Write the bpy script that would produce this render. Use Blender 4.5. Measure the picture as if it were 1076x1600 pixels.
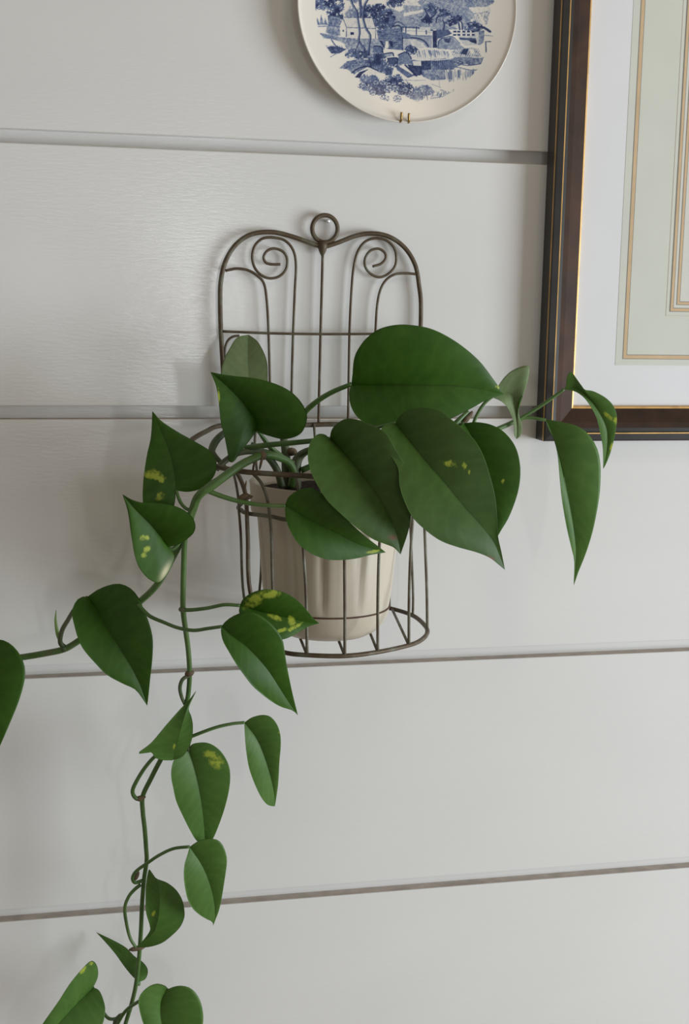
import bpy, bmesh, math, random
import numpy as np
from mathutils import Vector, Matrix

for o in list(bpy.data.objects):
    bpy.data.objects.remove(o, do_unlink=True)
S = bpy.context.scene
COL = S.collection

# ------------------------------------------------------------------ camera
# The camera was calibrated from the photograph: board joints and frame edges
# give the vanishing points; the board face is the plane y = 0, -y is the room.
ZB = 1.50                                   # height of the photo's middle above the floor
F, CX, CY, DIST = 2230.0, 538.0, 800.0, 1.65
r_ = np.array([9570., -162., F]); r_ /= np.linalg.norm(r_)
v_ = np.array([-288., 13700., F]); v_ -= r_ * (v_ @ r_); v_ /= np.linalg.norm(v_)
n_ = np.cross(r_, v_)
def to_world(q): return np.array([q @ r_, q @ n_, -(q @ v_)])
CAM = -DIST * to_world(np.array([0, 0, 1.])) + np.array([0, 0, ZB])
cam = bpy.data.cameras.new('camera'); cam_o = bpy.data.objects.new('camera', cam); COL.objects.link(cam_o)
cam.sensor_fit = 'VERTICAL'; cam.sensor_height = 36.0; cam.lens = F / 1600 * 36.0
ax, ay, az = to_world(np.array([1., 0, 0])), to_world(np.array([0, -1., 0])), to_world(np.array([0, 0, -1.]))
M = Matrix(((ax[0], ay[0], az[0], CAM[0]), (ax[1], ay[1], az[1], CAM[1]), (ax[2], ay[2], az[2], CAM[2]), (0, 0, 0, 1)))
cam_o.matrix_world = M
cam.dof.use_dof = False
cam.clip_start = 0.05
S.camera = cam_o

def at(px, py, d=0.0):
    """point of the photograph -> world point standing d metres out from the board face"""
    w = to_world(np.array([(px - CX) / F, (py - CY) / F, 1.]))
    return CAM + w * ((-d - CAM[1]) / w[1])
def to_px(P):
    P = np.asarray(P) - CAM
    q = P[..., 0:1] * r_ + P[..., 1:2] * n_ - P[..., 2:3] * v_
    return CX + F * q[..., 0] / q[..., 2], CY + F * q[..., 1] / q[..., 2]

# ------------------------------------------------------------------ light
S.view_settings.view_transform = 'Standard'
S.view_settings.look = 'None'
S.view_settings.gamma = 1.0
S.view_settings.use_curve_mapping = False
S.view_settings.exposure = 0.0
W = bpy.data.worlds.new('room_light'); S.world = W; W.use_nodes = True
W.node_tree.nodes['Background'].inputs[0].default_value = (1.0, 0.93, 0.82, 1)
W.node_tree.nodes['Background'].inputs[1].default_value = 0.265

def window_light(name, loc, target, sx, sz, power, col):
    l = bpy.data.lights.new(name, 'AREA'); l.shape = 'RECTANGLE'; l.size = sx; l.size_y = sz
    l.energy = power; l.color = col
    o = bpy.data.objects.new(name, l); COL.objects.link(o); o.location = loc
    o.rotation_euler = (Vector(target) - Vector(loc)).to_track_quat('-Z', 'Y').to_euler()
    return o
window_light('daylight_right_window', (2.55, -1.75, ZB - 0.22), (0.0, -1.75, ZB - 0.22), 1.7, 1.3, 108, (0.845, 0.93, 1.0))
window_light('daylight_back_window', (0.25, -3.40, ZB + 0.15), (0.25, 0, ZB + 0.15), 0.12, 0.38, 4.2, (0.97, 0.98, 1.0))
window_light('daylight_back_window', (-0.27, -3.40, ZB + 0.22), (-0.27, 0, ZB + 0.22), 0.12, 0.55, 1.3, (0.97, 0.98, 1.0))
window_light('warm_top_fill', (0.45, -1.25, ZB + 1.35), (0.1, -.1, ZB), 0.35, 0.35, 1.8, (1.0, 0.83, 0.62))  # added unseen fill from above, warms the tone of the upper wall

# ------------------------------------------------------------------ helpers
def link_mesh(name, verts, faces, mats, parent=None, off=(0, 0, 0), smooth=True, midx=None):
    me = bpy.data.meshes.new(name)
    off = np.asarray(off, float)
    me.from_pydata([tuple(np.asarray(v, float) - off) for v in verts], [], faces)
    for m in (mats if isinstance(mats, (list, tuple)) else [mats]): me.materials.append(m)
    if midx is not None: me.polygons.foreach_set('material_index', midx)
    if smooth: me.polygons.foreach_set('use_smooth', [True] * len(me.polygons))
    me.update()
    o = bpy.data.objects.new(name, me); COL.objects.link(o)
    if parent is not None: o.parent = parent
    else: o.location = off
    return o
def thing(name, label, cat, loc):
    o = bpy.data.objects.new(name, None); COL.objects.link(o); o.location = loc; o.empty_display_size = .02
    o['label'] = label; o['category'] = cat
    return o

def spline(P, n=10, closed=False):
    """Catmull-Rom through the points (any dimension)"""
    P = np.asarray(P, float); N = len(P); out = []
    if N == 2 and not closed: return np.array([P[0] + (P[1] - P[0]) * k / n for k in range(n + 1)])
    segs = N if closed else N - 1
    for i in range(segs):
        if closed: a, b, c, d = P[(i - 1) % N], P[i], P[(i + 1) % N], P[(i + 2) % N]
        else:
            b, c = P[i], P[i + 1]
            a = P[i - 1] if i > 0 else 2 * b - c
            d = P[i + 2] if i + 2 < N else 2 * c - b
        for k in range(n):
            t = k / n
            out.append(.5 * (2 * b + (c - a) * t + (2 * a - 5 * b + 4 * c - d) * t * t + (3 * b - a - 3 * c + d) * t ** 3))
    if not closed: out.append(P[-1])
    return np.array(out)
def tube_data(path, rad, sides=8, closed=False, cap=True):
    path = np.asarray(path, float); N = len(path)
    rad = np.full(N, rad) if np.isscalar(rad) else np.interp(np.linspace(0, 1, N), np.linspace(0, 1, len(rad)), rad)
    T = np.zeros_like(path)
    for i in range(N):
        a, b = (path[(i - 1) % N], path[(i + 1) % N]) if closed else (path[max(i - 1, 0)], path[min(i + 1, N - 1)])
        T[i] = (b - a) / (np.linalg.norm(b - a) + 1e-12)
    u = np.cross(T[0], (0, 0, 1.)); 
    if np.linalg.norm(u) < .1: u = np.cross(T[0], (1., 0, 0))
    u /= np.linalg.norm(u); vs, fs = [], []
    for i in range(N):
        u = u - T[i] * (u @ T[i]); u /= np.linalg.norm(u); w = np.cross(T[i], u)
        for k in range(sides):
            a = 2 * math.pi * k / sides
            vs.append(path[i] + rad[i] * (math.cos(a) * u + math.sin(a) * w))
    for i in range(N if closed else N - 1):
        j = (i + 1) % N
        sh = 0
        if closed and j == 0:
            d = [np.linalg.norm(vs[i * sides] - vs[k]) for k in range(sides)]; sh = int(np.argmin(d))
        for k in range(sides):
            fs.append((i * sides + k, i * sides + (k + 1) % sides, j * sides + (k + 1 + sh) % sides, j * sides + (k + sh) % sides))
    if not closed and cap:
        fs.append(tuple(range(sides))[::-1]); fs.append(tuple(range((N - 1) * sides, N * sides)))
    return vs, fs
def join(datas):
    vs, fs = [], []
    for v, f in datas:
        o = len(vs); vs += list(v); fs += [tuple(i + o for i in q) for q in f]
    return vs, fs
def tube(name, path, rad, mat, parent=None, off=(0, 0, 0), sides=8, closed=False):
    v, f = tube_data(path, rad, sides, closed); return link_mesh(name, v, f, mat, parent, off)
def box_data(x0, x1, y0, y1, z0, z1):
    v = [(x, y, z) for x in (x0, x1) for y in (y0, y1) for z in (z0, z1)]
    return v, [(0, 1, 3, 2), (4, 6, 7, 5), (0, 4, 5, 1), (2, 3, 7, 6), (0, 2, 6, 4), (1, 5, 7, 3)]
def lathe_data(prof, n=64, wob=None):
    """prof: (radius, height) about local z"""
    vs, fs = [], []
    for j, (rr, h) in enumerate(prof):
        for k in range(n):
            a = 2 * math.pi * k / n
            q = rr * (1 if wob is None else 1 + wob(a, h))
            vs.append((q * math.cos(a), q * math.sin(a), h))
    for j in range(len(prof) - 1):
        for k in range(n):
            fs.append((j * n + k, j * n + (k + 1) % n, (j + 1) * n + (k + 1) % n, (j + 1) * n + k))
    return vs, fs

# ------------------------------------------------------------------ materials
def new_mat(name):
    m = bpy.data.materials.new(name); m.use_nodes = True
    nt = m.node_tree; b = nt.nodes['Principled BSDF']
    return m, nt, b
def N(nt, typ, **kw):
    n = nt.nodes.new(typ)
    for k, v in kw.items():
        if k.startswith('in_'): n.inputs[k[3:].replace('_', ' ')].default_value = v
        else: setattr(n, k, v)
    return n
def ramp(nt, fac, stops):
    r = N(nt, 'ShaderNodeValToRGB'); e = r.color_ramp.elements
    while len(e) < len(stops): e.new(.5)
    for i, (p, c) in enumerate(stops): e[i].position = p; e[i].color = (*c, 1)
    nt.links.new(fac, r.inputs[0]); return r.outputs[0]
def mapped_noise(nt, scale, stretch=(1, 1, 1), detail=4, rough=.55, coord='Object'):
    tc = N(nt, 'ShaderNodeTexCoord'); mp = N(nt, 'ShaderNodeMapping'); mp.inputs['Scale'].default_value = stretch
    nz = N(nt, 'ShaderNodeTexNoise'); nz.inputs['Scale'].default_value = scale; nz.inputs['Detail'].default_value = detail; nz.inputs['Roughness'].default_value = rough
    nt.links.new(tc.outputs[coord], mp.inputs[0]); nt.links.new(mp.outputs[0], nz.inputs[0]); return nz.outputs['Fac']
def bump(nt, b, fac, strength, dist=.001):
    bp = N(nt, 'ShaderNodeBump'); bp.inputs['Strength'].default_value = strength; bp.inputs['Distance'].default_value = dist
    nt.links.new(fac, bp.inputs['Height']); nt.links.new(bp.outputs[0], b.inputs['Normal']); return bp
def mixc(nt, fac, a, c):
    m = N(nt, 'ShaderNodeMix', data_type='RGBA')
    for sock, v in ((m.inputs[0], fac), (m.inputs[6], a), (m.inputs[7], c)):
        if isinstance(v, (int, float)): sock.default_value = v
        elif isinstance(v, tuple): sock.default_value = (*v, 1)
        else: nt.links.new(v, sock)
    return m.outputs[2]
def simple(name, col, rough=.5, metal=0., noise=0., scale=40., spec=.5):
    m, nt, b = new_mat(name)
    b.inputs['Roughness'].default_value = rough; b.inputs['Metallic'].default_value = metal; b.inputs['Specular IOR Level'].default_value = spec
    if noise:
        f = mapped_noise(nt, scale)
        c = ramp(nt, f, [(.3, tuple(x * (1 - noise) for x in col)), (.7, tuple(min(1, x * (1 + noise)) for x in col))])
        nt.links.new(c, b.inputs['Base Color'])
    else: b.inputs['Base Color'].default_value = (*col, 1)
    return m

# painted boards: brushed satin paint with horizontal bristle marks
paint, nt, b = new_mat('brushed_white_paint')
f1 = mapped_noise(nt, 60, (1.1, 1, 6.), 4, .6)
f2 = mapped_noise(nt, 9, (.5, 1, 1), 3, .5)
nt.links.new(ramp(nt, f2, [(.25, (.732, .718, .692)), (.75, (.760, .746, .720))]), b.inputs['Base Color'])
nt.links.new(ramp(nt, f1, [(.3, (.14,) * 3), (.7, (.21,) * 3)]), b.inputs['Roughness'])
b.inputs['Specular IOR Level'].default_value = .5
bump(nt, b, f1, .18, .0010)
dusty = simple('dusty_board_edge', (.55, .485, .43), .9, 0, .15, 60)

wire, nt, b = new_mat('rusty_bronze_wire')
f = mapped_noise(nt, 55, (1, 1, 1), 5, .65); g = mapped_noise(nt, 170, (1, 1, .4), 3, .6)
c = ramp(nt, f, [(.30, (.075, .048, .026)), (.5, (.105, .072, .040)), (.62, (.125, .115, .075)), (.78, (.16, .155, .12))])
nt.links.new(c, b.inputs['Base Color']); b.inputs['Metallic'].default_value = .25; b.inputs['Roughness'].default_value = .55
bump(nt, b, g, .35, .0006)
wire_w, nt, b = new_mat('weathered_grey_wire')
f = mapped_noise(nt, 45, (1, 1, 1), 5, .65); g = mapped_noise(nt, 170, (1, 1, .4), 3, .6)
c = ramp(nt, f, [(.30, (.085, .052, .032)), (.46, (.115, .095, .060)), (.62, (.17, .165, .125)), (.74, (.21, .21, .17)), (.80, (.50, .49, .45))])
nt.links.new(c, b.inputs['Base Color']); b.inputs['Metallic'].default_value = .2; b.inputs['Roughness'].default_value = .6
bump(nt, b, g, .35, .0006)

potm, nt, b = new_mat('cream_plastic_pot')
f = mapped_noise(nt, 14, (1, 1, .12), 4, .5)
nt.links.new(ramp(nt, f, [(.3, (.44, .37, .275)), (.55, (.54, .47, .365)), (.8, (.60, .535, .435))]), b.inputs['Base Color'])
b.inputs['Roughness'].default_value = .45
pot_line = simple('brown_saucer_seam', (.10, .045, .022), .7, 0, .3, 50)
soilm, nt, b = new_mat('dark_potting_soil')
f = mapped_noise(nt, 160, (1, 1, 1), 6, .7)
nt.links.new(ramp(nt, f, [(.35, (.012, .007, .004)), (.6, (.045, .022, .012)), (.8, (.11, .045, .022))]), b.inputs['Base Color'])
b.inputs['Roughness'].default_value = .95; bump(nt, b, f, 1., .004)

def leaf_mat(name, stops, under=False):
    m, nt, b = new_mat(name)
    uv = N(nt, 'ShaderNodeUVMap'); sp = N(nt, 'ShaderNodeSeparateXYZ'); nt.links.new(uv.outputs[0], sp.inputs[0])
    def math_(op, a, c=None):
        n = N(nt, 'ShaderNodeMath', operation=op)
        for i, v in enumerate((a, c)):
            if v is None: continue
            if isinstance(v, (int, float)): n.inputs[i].default_value = v
            else: nt.links.new(v, n.inputs[i])
        return n.outputs[0]
    u = math_('ABSOLUTE', math_('SUBTRACT', math_('MULTIPLY', sp.outputs[0], 2.), 1.)); v = sp.outputs[1]
    n1 = mapped_noise(nt, 42, (1, 1, 1), 6, .68)
    base = ramp(nt, n1, stops)
    # lateral veins sweep from the midrib towards the tip
    n2 = mapped_noise(nt, 25, (1, 1, 1), 2, .5)
    ph = math_('ADD', math_('MULTIPLY', math_('SUBTRACT', v, math_('MULTIPLY', u, .22)), 60.), math_('MULTIPLY', n2, 16.))
    vein = math_('POWER', math_('MULTIPLY', math_('ADD', math_('SINE', ph), 1.), .5), 3.)
    rib = math_('SUBTRACT', 1., math_('SMOOTH_MIN', math_('MULTIPLY', u, 26.), 1.))
    rib = math_('MAXIMUM', rib, 0.)
    lighter = tuple(min(1, x * 1.6 + .01) for x in stops[-1][1])
    c1 = mixc(nt, math_('MULTIPLY', vein, .09), base, lighter)
    c2 = mixc(nt, math_('MULTIPLY', rib, .55), c1, tuple(x * (.55 if not under else 1.5) for x in stops[0][1]))
    at_ = N(nt, 'ShaderNodeAttribute', attribute_name='variegation')
    n3 = mapped_noise(nt, 150, (1, 1, 1), 6, .72)
    patch = math_('MULTIPLY', at_.outputs['Fac'], math_('SUBTRACT', math_('MULTIPLY', n3, 3.0), .62))
    pf = N(nt, 'ShaderNodeMapRange'); pf.inputs[1].default_value = .34; pf.inputs[2].default_value = .74; nt.links.new(patch, pf.inputs[0])
    c3 = mixc(nt, pf.outputs[0], c2, (.42, .50, .06))
    ac = N(nt, 'ShaderNodeAttribute', attribute_name='scorch')
    c4 = mixc(nt, ac.outputs['Fac'], c3, (.20, .055, .025))
    al = N(nt, 'ShaderNodeAttribute', attribute_name='cream')
    c5 = mixc(nt, al.outputs['Fac'], c4, (.62, .58, .34))
    nt.links.new(c5, b.inputs['Base Color'])
    b.inputs['Roughness'].default_value = .50 if not under else .6
    b.inputs['Specular IOR Level'].default_value = .33 if not under else .3
    bump(nt, b, math_('ADD', math_('MULTIPLY', vein, .5), mapped_noise(nt, 130, (1, 1, 1), 3, .6)), .10, .0006)
    tr = N(nt, 'ShaderNodeBsdfTranslucent'); nt.links.new(mixc(nt, .5, c5, (.10, .26, .008)), tr.inputs[0])
    mx = N(nt, 'ShaderNodeMixShader'); mx.inputs[0].default_value = .20
    nt.links.new(b.outputs[0], mx.inputs[1]); nt.links.new(tr.outputs[0], mx.inputs[2])
    nt.links.new(mx.outputs[0], nt.nodes['Material Output'].inputs[0])
    return m
leaf_top = leaf_mat('glossy_leaf_upper_side', [(.3, (.030, .090, .005)), (.55, (.041, .115, .007)), (.75, (.056, .138, .011))])
leaf_young = leaf_mat('young_leaf_upper_side', [(.3, (.066, .155, .026)), (.55, (.085, .184, .032)), (.75, (.106, .210, .042))])
leaf_old = leaf_mat('dusty_old_leaf_upper_side', [(.3, (.041, .092, .012)), (.55, (.054, .114, .018)), (.75, (.070, .136, .026))])
leaf_und = leaf_mat('matt_leaf_underside', [(.3, (.15, .22, .085)), (.55, (.19, .26, .115)), (.75, (.23, .30, .145))], True)

stemm, nt, b = new_mat('green_vine_stem')
f = mapped_noise(nt, 30, (1, 1, 1), 4, .6)
nt.links.new(ramp(nt, f, [(.3, (.050, .105, .022)), (.5, (.072, .150, .032)), (.66, (.10, .17, .05)), (.80, (.13, .12, .055))]), b.inputs['Base Color'])
b.inputs['Roughness'].default_value = .42
stem_o, nt, b = new_mat('olive_old_stem')
f = mapped_noise(nt, 40, (1, 1, 1), 4, .6)
nt.links.new(ramp(nt, f, [(.3, (.055, .085, .03)), (.5, (.085, .115, .05)), (.7, (.13, .12, .075)), (.82, (.17, .11, .07))]), b.inputs['Base Color'])
b.inputs['Roughness'].default_value = .55
barkm = simple('brown_node_bark', (.12, .082, .045), .8, 0, .4, 120)
shootm = simple('pale_green_shoot', (.22, .36, .09), .45, 0, .15, 60)

walnut, nt, b = new_mat('dark_walnut_frame')
f = mapped_noise(nt, 26, (1, 1, 1), 6, .7); g = mapped_noise(nt, 9, (1, 1, 1), 3, .6)
k = mixc(nt, f, (.016, .011, .008), (.072, .040, .026))
nt.links.new(mixc(nt, ramp(nt, g, [(.45, (0, 0, 0)), (.72, (.75, .75, .75))]), k, (.105, .046, .026)), b.inputs['Base Color'])
b.inputs['Roughness'].default_value = .5; b.inputs['Specular IOR Level'].default_value = .10; bump(nt, b, f, .15, .0005)
ebony = simple('black_brown_frame_edge', (.020, .017, .014), .38, 0, .25, 30)
gold = simple('gilt_line', (.62, .36, .115), .40, .45, .2, 60)
mat_white = simple('white_mount_board', (.80, .795, .80), .85, 0, .01, 20)
mat_green = simple('pale_green_wash_paper', (.68, .685, .605), .85, 0, .02, 25)
mat_cream = simple('cream_paper', (.71, .70, .63), .85, 0, .02, 25)
tan = simple('tan_wash_band', (.66, .47, .28), .8, 0, .06, 50)
ink_grey = simple('grey_ink_line', (.27, .25, .21), .8, 0, .1, 60)
glass, nt, b = new_mat('picture_glass')
nt.nodes.remove(b)
tb = N(nt, 'ShaderNodeBsdfTransparent'); gb = N(nt, 'ShaderNodeBsdfGlossy'); gb.inputs['Roughness'].default_value = .03
lw = N(nt, 'ShaderNodeLayerWeight'); lw.inputs[0].default_value = .5; mx = N(nt, 'ShaderNodeMixShader')
pw = N(nt, 'ShaderNodeMath', operation='POWER'); pw.inputs[1].default_value = 5.; nt.links.new(lw.outputs['Facing'], pw.inputs[0])
sc = N(nt, 'ShaderNodeMath', operation='MULTIPLY_ADD'); sc.inputs[1].default_value = .96; sc.inputs[2].default_value = .025; nt.links.new(pw.outputs[0], sc.inputs[0])
nt.links.new(sc.outputs[0], mx.inputs[0]); nt.links.new(tb.outputs[0], mx.inputs[1]); nt.links.new(gb.outputs[0], mx.inputs[2])
nt.links.new(mx.outputs[0], nt.nodes['Material Output'].inputs[0])
china = simple('cream_glazed_china', (.80, .745, .665), .20, 0, .01, 20)
brass = simple('aged_brass_wire', (.34, .22, .075), .35, .8, .4, 160)
steel = simple('bright_nail_steel', (.75, .75, .76), .3, .6, .1, 90)

# ------------------------------------------------------------------ wall of boards
X0, X1 = -1.45, 1.75
pitch, gap, thick = 0.2906, 0.0145, 0.0165
wall = link_mesh('wall_back', *box_data(X0, X1, thick, thick + .02, ZB - 1.50, ZB + 1.30), paint, smooth=False)
wall['kind'] = 'structure'
edges = [ZB + .4000, ZB + .1080, ZB - .1832, ZB - .4702]          # upper edge of the boards the photo shows
tops = [edges[0] + 3 * pitch, edges[0] + 2 * pitch, edges[0] + pitch] + edges + [edges[3] - pitch, edges[3] - 2 * pitch, edges[3] - 3 * pitch]
for i, zt in enumerate(tops):
    zb = (tops[i + 1] + gap) if i + 1 < len(tops) else ZB - 1.5
    e = .0012
    prof = [(thick, zb), (e, zb), (.0003, zb + .0004), (0, zb + e), (0, zt - e), (.0004, zt - .0003), (e * 1.2, zt), (thick, zt)]
    n = len(prof); vs = [(x, y, z) for x in (X0, X1) for y, z in prof]
    fs = [(k, k + 1, n + k + 1, n + k) for k in range(n - 1)] + [(n - 1, 0, n, 2 * n - 1)] + [tuple(range(n))[::-1], tuple(range(n, 2 * n))]
    mi = [0] * len(fs); mi[n - 2] = 1
    link_mesh('board', vs, fs, [paint, dusty], wall, smooth=False, midx=mi)

floorm, nt, b = new_mat('brown_floor_boards')
f = mapped_noise(nt, 3, (1, 14, 1), 4, .6)
nt.links.new(ramp(nt, f, [(.3, (.20, .14, .10)), (.7, (.30, .22, .16))]), b.inputs['Base Color']); b.inputs['Roughness'].default_value = .5
fl_o = link_mesh('floor', *box_data(X0, X1 + 1.2, -4.2, thick + .02, ZB - 1.53, ZB - 1.50), floorm, smooth=False); fl_o['kind'] = 'structure'

# ------------------------------------------------------------------ framed print
XL, ZL, XR, ZT = .2300, ZB + .0840, .7900, ZB + .8700
fc = thing('picture_frame', 'dark walnut picture frame with thin gilt lines, white mount and ruled bands', 'picture frame', ((XL + XR) / 2, 0, ZL))
off = fc.location
iL = at(899.5, 545, .016)[0] - XL
profile = [(0, .0008, 1), (0, .0225, 2), (0, .0262, 1), (.0005, .0270, 1), (.0016, .0274, 1), (.0086, .0282, 2), (.0099, .0282, 1), (.0104, .0245, 1), (.0150, .0240, 0),
           (.0215, .0228, 0), (.029, .0198, 0), (iL - .0020, .0165, 2), (iL - .0003, .0162, 2), (iL + .0008, .0128, 2), (iL + .0008, .0035, 1), (.0, .0008, 1)]
def ring_corner(u): return [(XL + u, ZL + u), (XR - u, ZL + u), (XR - u, ZT - u), (XL + u, ZT - u)]
for s in range(4):                                    # four mitred lengths of moulding
    vs, fs, mi = [], [], []
    for u, h, m in profile:
        c = ring_corner(u); a, q = c[s], c[(s + 1) % 4]
        vs += [(a[0], -h, a[1]), (q[0], -h, q[1])]
    for k in range(len(profile) - 1):
        fs.append((2 * k, 2 * k + 1, 2 * k + 3, 2 * k + 2)); mi.append(profile[k][2])
    link_mesh('moulding', vs, fs, [walnut, ebony, gold], fc, off, smooth=False, midx=mi)
def sheet(name, x0, z0, h, mat, hole=None, th=.0002, parent=None):
    """flat paper layer, or a band when hole = inner (x, z)"""
    x1, z1 = XR - (x0 - XL), ZT - (z0 - ZL)
    if hole is None: v, f = box_data(x0, x1, -h, -h + th, z0, z1)
    else:
        a, c = hole; a1, c1 = XR - (a - XL), ZT - (c - ZL)
        v, f = join([box_data(x0, a, -h, -h + th, z0, z1), box_data(a1, x1, -h, -h + th, z0, z1),
                     box_data(a, a1, -h, -h + th, z0, c), box_data(a, a1, -h, -h + th, c1, z1)])
    return link_mesh(name, v, f, mat, parent or fc, off, smooth=False)
H = .0100
mount = sheet('mount', XL + iL + .0009, ZL + iL + .0009, H, mat_white, th=.002)
def c2(px, py, h): p = at(px, py, h); return p[0], p[2]
wash = sheet('wash_panel', *c2(960.5, 570.6, H), H + .0003, mat_green)
def band(px0, py0, px1, py1, h):
    o0, o1 = c2(px0, py0, h), c2(px1, py1, h); t = .0007
    sheet('ink_line', *o0, h, ink_grey, (o0[0] + t, o0[1] + t))
    sheet('tan_band', o0[0] + t, o0[1] + t, h, tan, (o1[0] - t, o1[1] - t))
    sheet('ink_line', o1[0] - t, o1[1] - t, h, ink_grey, o1)
band(972.3, 561.0, 979.3, 554.0, H + .0006)
p0 = c2(1039.5, 493.5, H); sheet('faint_line', *p0, H + .0006, simple('pale_pink_line', (.66, .60, .52), .85), (p0[0] + .0007, p0[1] + .0007))
p0 = c2(1050, 483, H); sheet('inner_panel', *p0, H + .0006, mat_cream)
band(1046.3, 487.0, 1052.0, 481.0, H + .0009)
band(1056.5, 476.5, 1062.0, 471.0, H + .0009)
g = link_mesh('glass', *box_data(XL + iL + .0012, XR - iL - .0012, -.0124, -.0116, ZL + iL + .0012, ZT - iL - .0012), glass, fc, off, smooth=False)

# ------------------------------------------------------------------ china plate
PX, PZ, PR = .0542, ZB + .5599, .1235
plate = thing('china_plate', 'round cream china plate with a blue printed landscape, hanging on the wall', 'plate', (PX, 0, PZ))
def plate_h(rr):
    q = rr / PR
    return .0135 + .0005 * q + (.0105 * ((q - .60) / .40) ** 1.6 if q > .60 else 0)
prof = [(.0001, plate_h(0))]
for k in range(1, 33): prof.append((PR * .985 * k / 32, plate_h(PR * .985 * k / 32)))
hr = plate_h(PR)
prof += [(PR * .990, hr + .0007), (PR * .996, hr + .0006), (PR, hr - .0006), (PR * .997, hr - .0022), (PR * .97, hr - .0042), (PR * .8, .0110), (PR * .62, .0078), (PR * .60, .0045), (PR * .57, .0045), (PR * .55, .0085), (.0001, .0090)]
v, f = lathe_data(prof, 128)
v = [(PX + x, -h, PZ + z) for x, z, h in v]
link_mesh('dish', v, f, china, plate, plate.location)

# printed landscape: ink density drawn on a fine raster, then laid into the glaze
rng = np.random.RandomState(4)
RX0, RX1, RY0, RY1, K = 478, 800, -190, 180, 2.0
ink = np.zeros((int((RY1 - RY0) * K), int((RX1 - RX0) * K)))
YY, XX = np.mgrid[0:ink.shape[0], 0:ink.shape[1]]; XX = XX / K + RX0; YY = YY / K + RY0
def smooth_noise(cell, seed):
    q = np.random.RandomState(seed); h = int((RY1 - RY0) / cell) + 3; w = int((RX1 - RX0) / cell) + 3
    g = q.rand(h, w); y = (YY - RY0) / cell; x = (XX - RX0) / cell; i = y.astype(int); j = x.astype(int); a = y - i; c = x - j
    a = a * a * (3 - 2 * a); c = c * c * (3 - 2 * c)
    return (g[i, j] * (1 - a) + g[i + 1, j] * a) * (1 - c) + (g[i, j + 1] * (1 - a) + g[i + 1, j + 1] * a) * c
nz = .5 * smooth_noise(6, 1) + .3 * smooth_noise(2.6, 2) + .2 * smooth_noise(1.2, 3)
fine = .5 * smooth_noise(2.2, 5) + .5 * smooth_noise(1.0, 6)
def inside(pts):
    m = np.zeros(ink.shape, bool); n = len(pts)
    for i in range(n):
        (xa, ya), (xb, yb) = pts[i], pts[(i + 1) % n]
        if ya == yb: continue
        m ^= ((YY < ya) != (YY < yb)) & (XX < (xb - xa) * (YY - ya) / (yb - ya) + xa)
    return m
def fill(pts, val, tex=0., hatch=0., ang=0., freq=2.2):
    m = inside(pts); q = np.full(ink.shape, float(val)) + tex * (fine - .5) * 2 + tex * (nz - .5)
    if hatch:
        a = math.radians(ang); q += hatch * np.sin((XX * math.sin(a) + YY * math.cos(a)) * 2 * math.pi / freq + 3 * nz)
    ink[m] = np.clip(q, 0, 1)[m]
def stroke(pts, w, val, taper=False):
    pts = spline(np.array(pts, float), 6) if len(pts) > 2 else np.array(pts, float)
    for i in range(len(pts) - 1):
        a, b2 = pts[i], pts[i + 1]; ww = w * (1 - .8 * i / len(pts)) if taper else w
        x0 = max(int((min(a[0], b2[0]) - ww - 1 - RX0) * K), 0); x1 = int((max(a[0], b2[0]) + ww + 1 - RX0) * K) + 1
        y0 = max(int((min(a[1], b2[1]) - ww - 1 - RY0) * K), 0); y1 = int((max(a[1], b2[1]) + ww + 1 - RY0) * K) + 1
        sx, sy = XX[y0:y1, x0:x1], YY[y0:y1, x0:x1]
        if sx.size == 0: continue
        d = b2 - a; t = np.clip(((sx - a[0]) * d[0] + (sy - a[1]) * d[1]) / (d @ d + 1e-9), 0, 1)
        ds = np.hypot(sx - a[0] - t * d[0], sy - a[1] - t * d[1]); al = np.clip((ww / 2 - ds) * 1.6 + .5, 0, 1)
        ink[y0:y1, x0:x1] = ink[y0:y1, x0:x1] * (1 - al) + val * al
def blob(cx, cy, rx, ry, val, thr=.42):
    d = ((XX - cx) / rx) ** 2 + ((YY - cy) / ry) ** 2
    m = (d < 1) & (fine + .35 * (1 - d) > thr + .18)
    ink[m] = np.maximum(ink[m], (val * (.65 + .7 * (nz - .25)))[m].clip(0, 1))
def foliage(cx, cy, rx, ry, val, n):
    for _ in range(n):
        a = rng.rand() * 6.28; q = rng.rand() ** .5
        blob(cx + rx * q * math.cos(a), cy + ry * q * math.sin(a), 5 + 5 * rng.rand(), 3.5 + 3.5 * rng.rand(), val * (.75 + .4 * rng.rand()))
def Q(zx, zy, s, pts): return [(zx + x * s, zy + y * s) for x, y in pts]
P1 = lambda *p: Q(480, 0, .1487, p); P2 = lambda *p: Q(630, 0, .158, p); P3 = lambda *p: Q(500, 70, .1394, p); P4 = lambda *p: Q(620, 70, .158, p)
# far sky and mountains
fill([(560, -150), (700, -160), (770, -60), (775, -5), (640, 5), (560, -40)], .10, .18, .05, 20, 6)
fill([(600, 30), (640, 10), (680, -18), (720, -30), (760, -12), (772, 2), (755, 14), (735, 30), (735, 45), (600, 48)], .42, .22, .10, 25, 2.4)
fill(P2((0, 20), (120, 40), (190, 75), (60, 130), (0, 140)), .36, .2, .1, -20, 2.4)
fill(P1((850, 70), (960, 120), (1080, 140), (1080, 270), (900, 270)), .40, .15, .1, -25, 2.2)
fill(P2((0, 0), (130, 10), (180, 60), (60, 50), (0, 45)), .16, .15)
fill(P2((0, 125), (190, 90), (215, 110), (0, 160)), .12, .1)
fill(P2((640, 70), (860, 60), (865, 95), (760, 115), (690, 130)), .10, .15)
fill(P2((690, 140), (860, 95), (850, 130), (820, 240), (700, 250), (670, 200)), .30, .35, .12, 70, 3)
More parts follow.
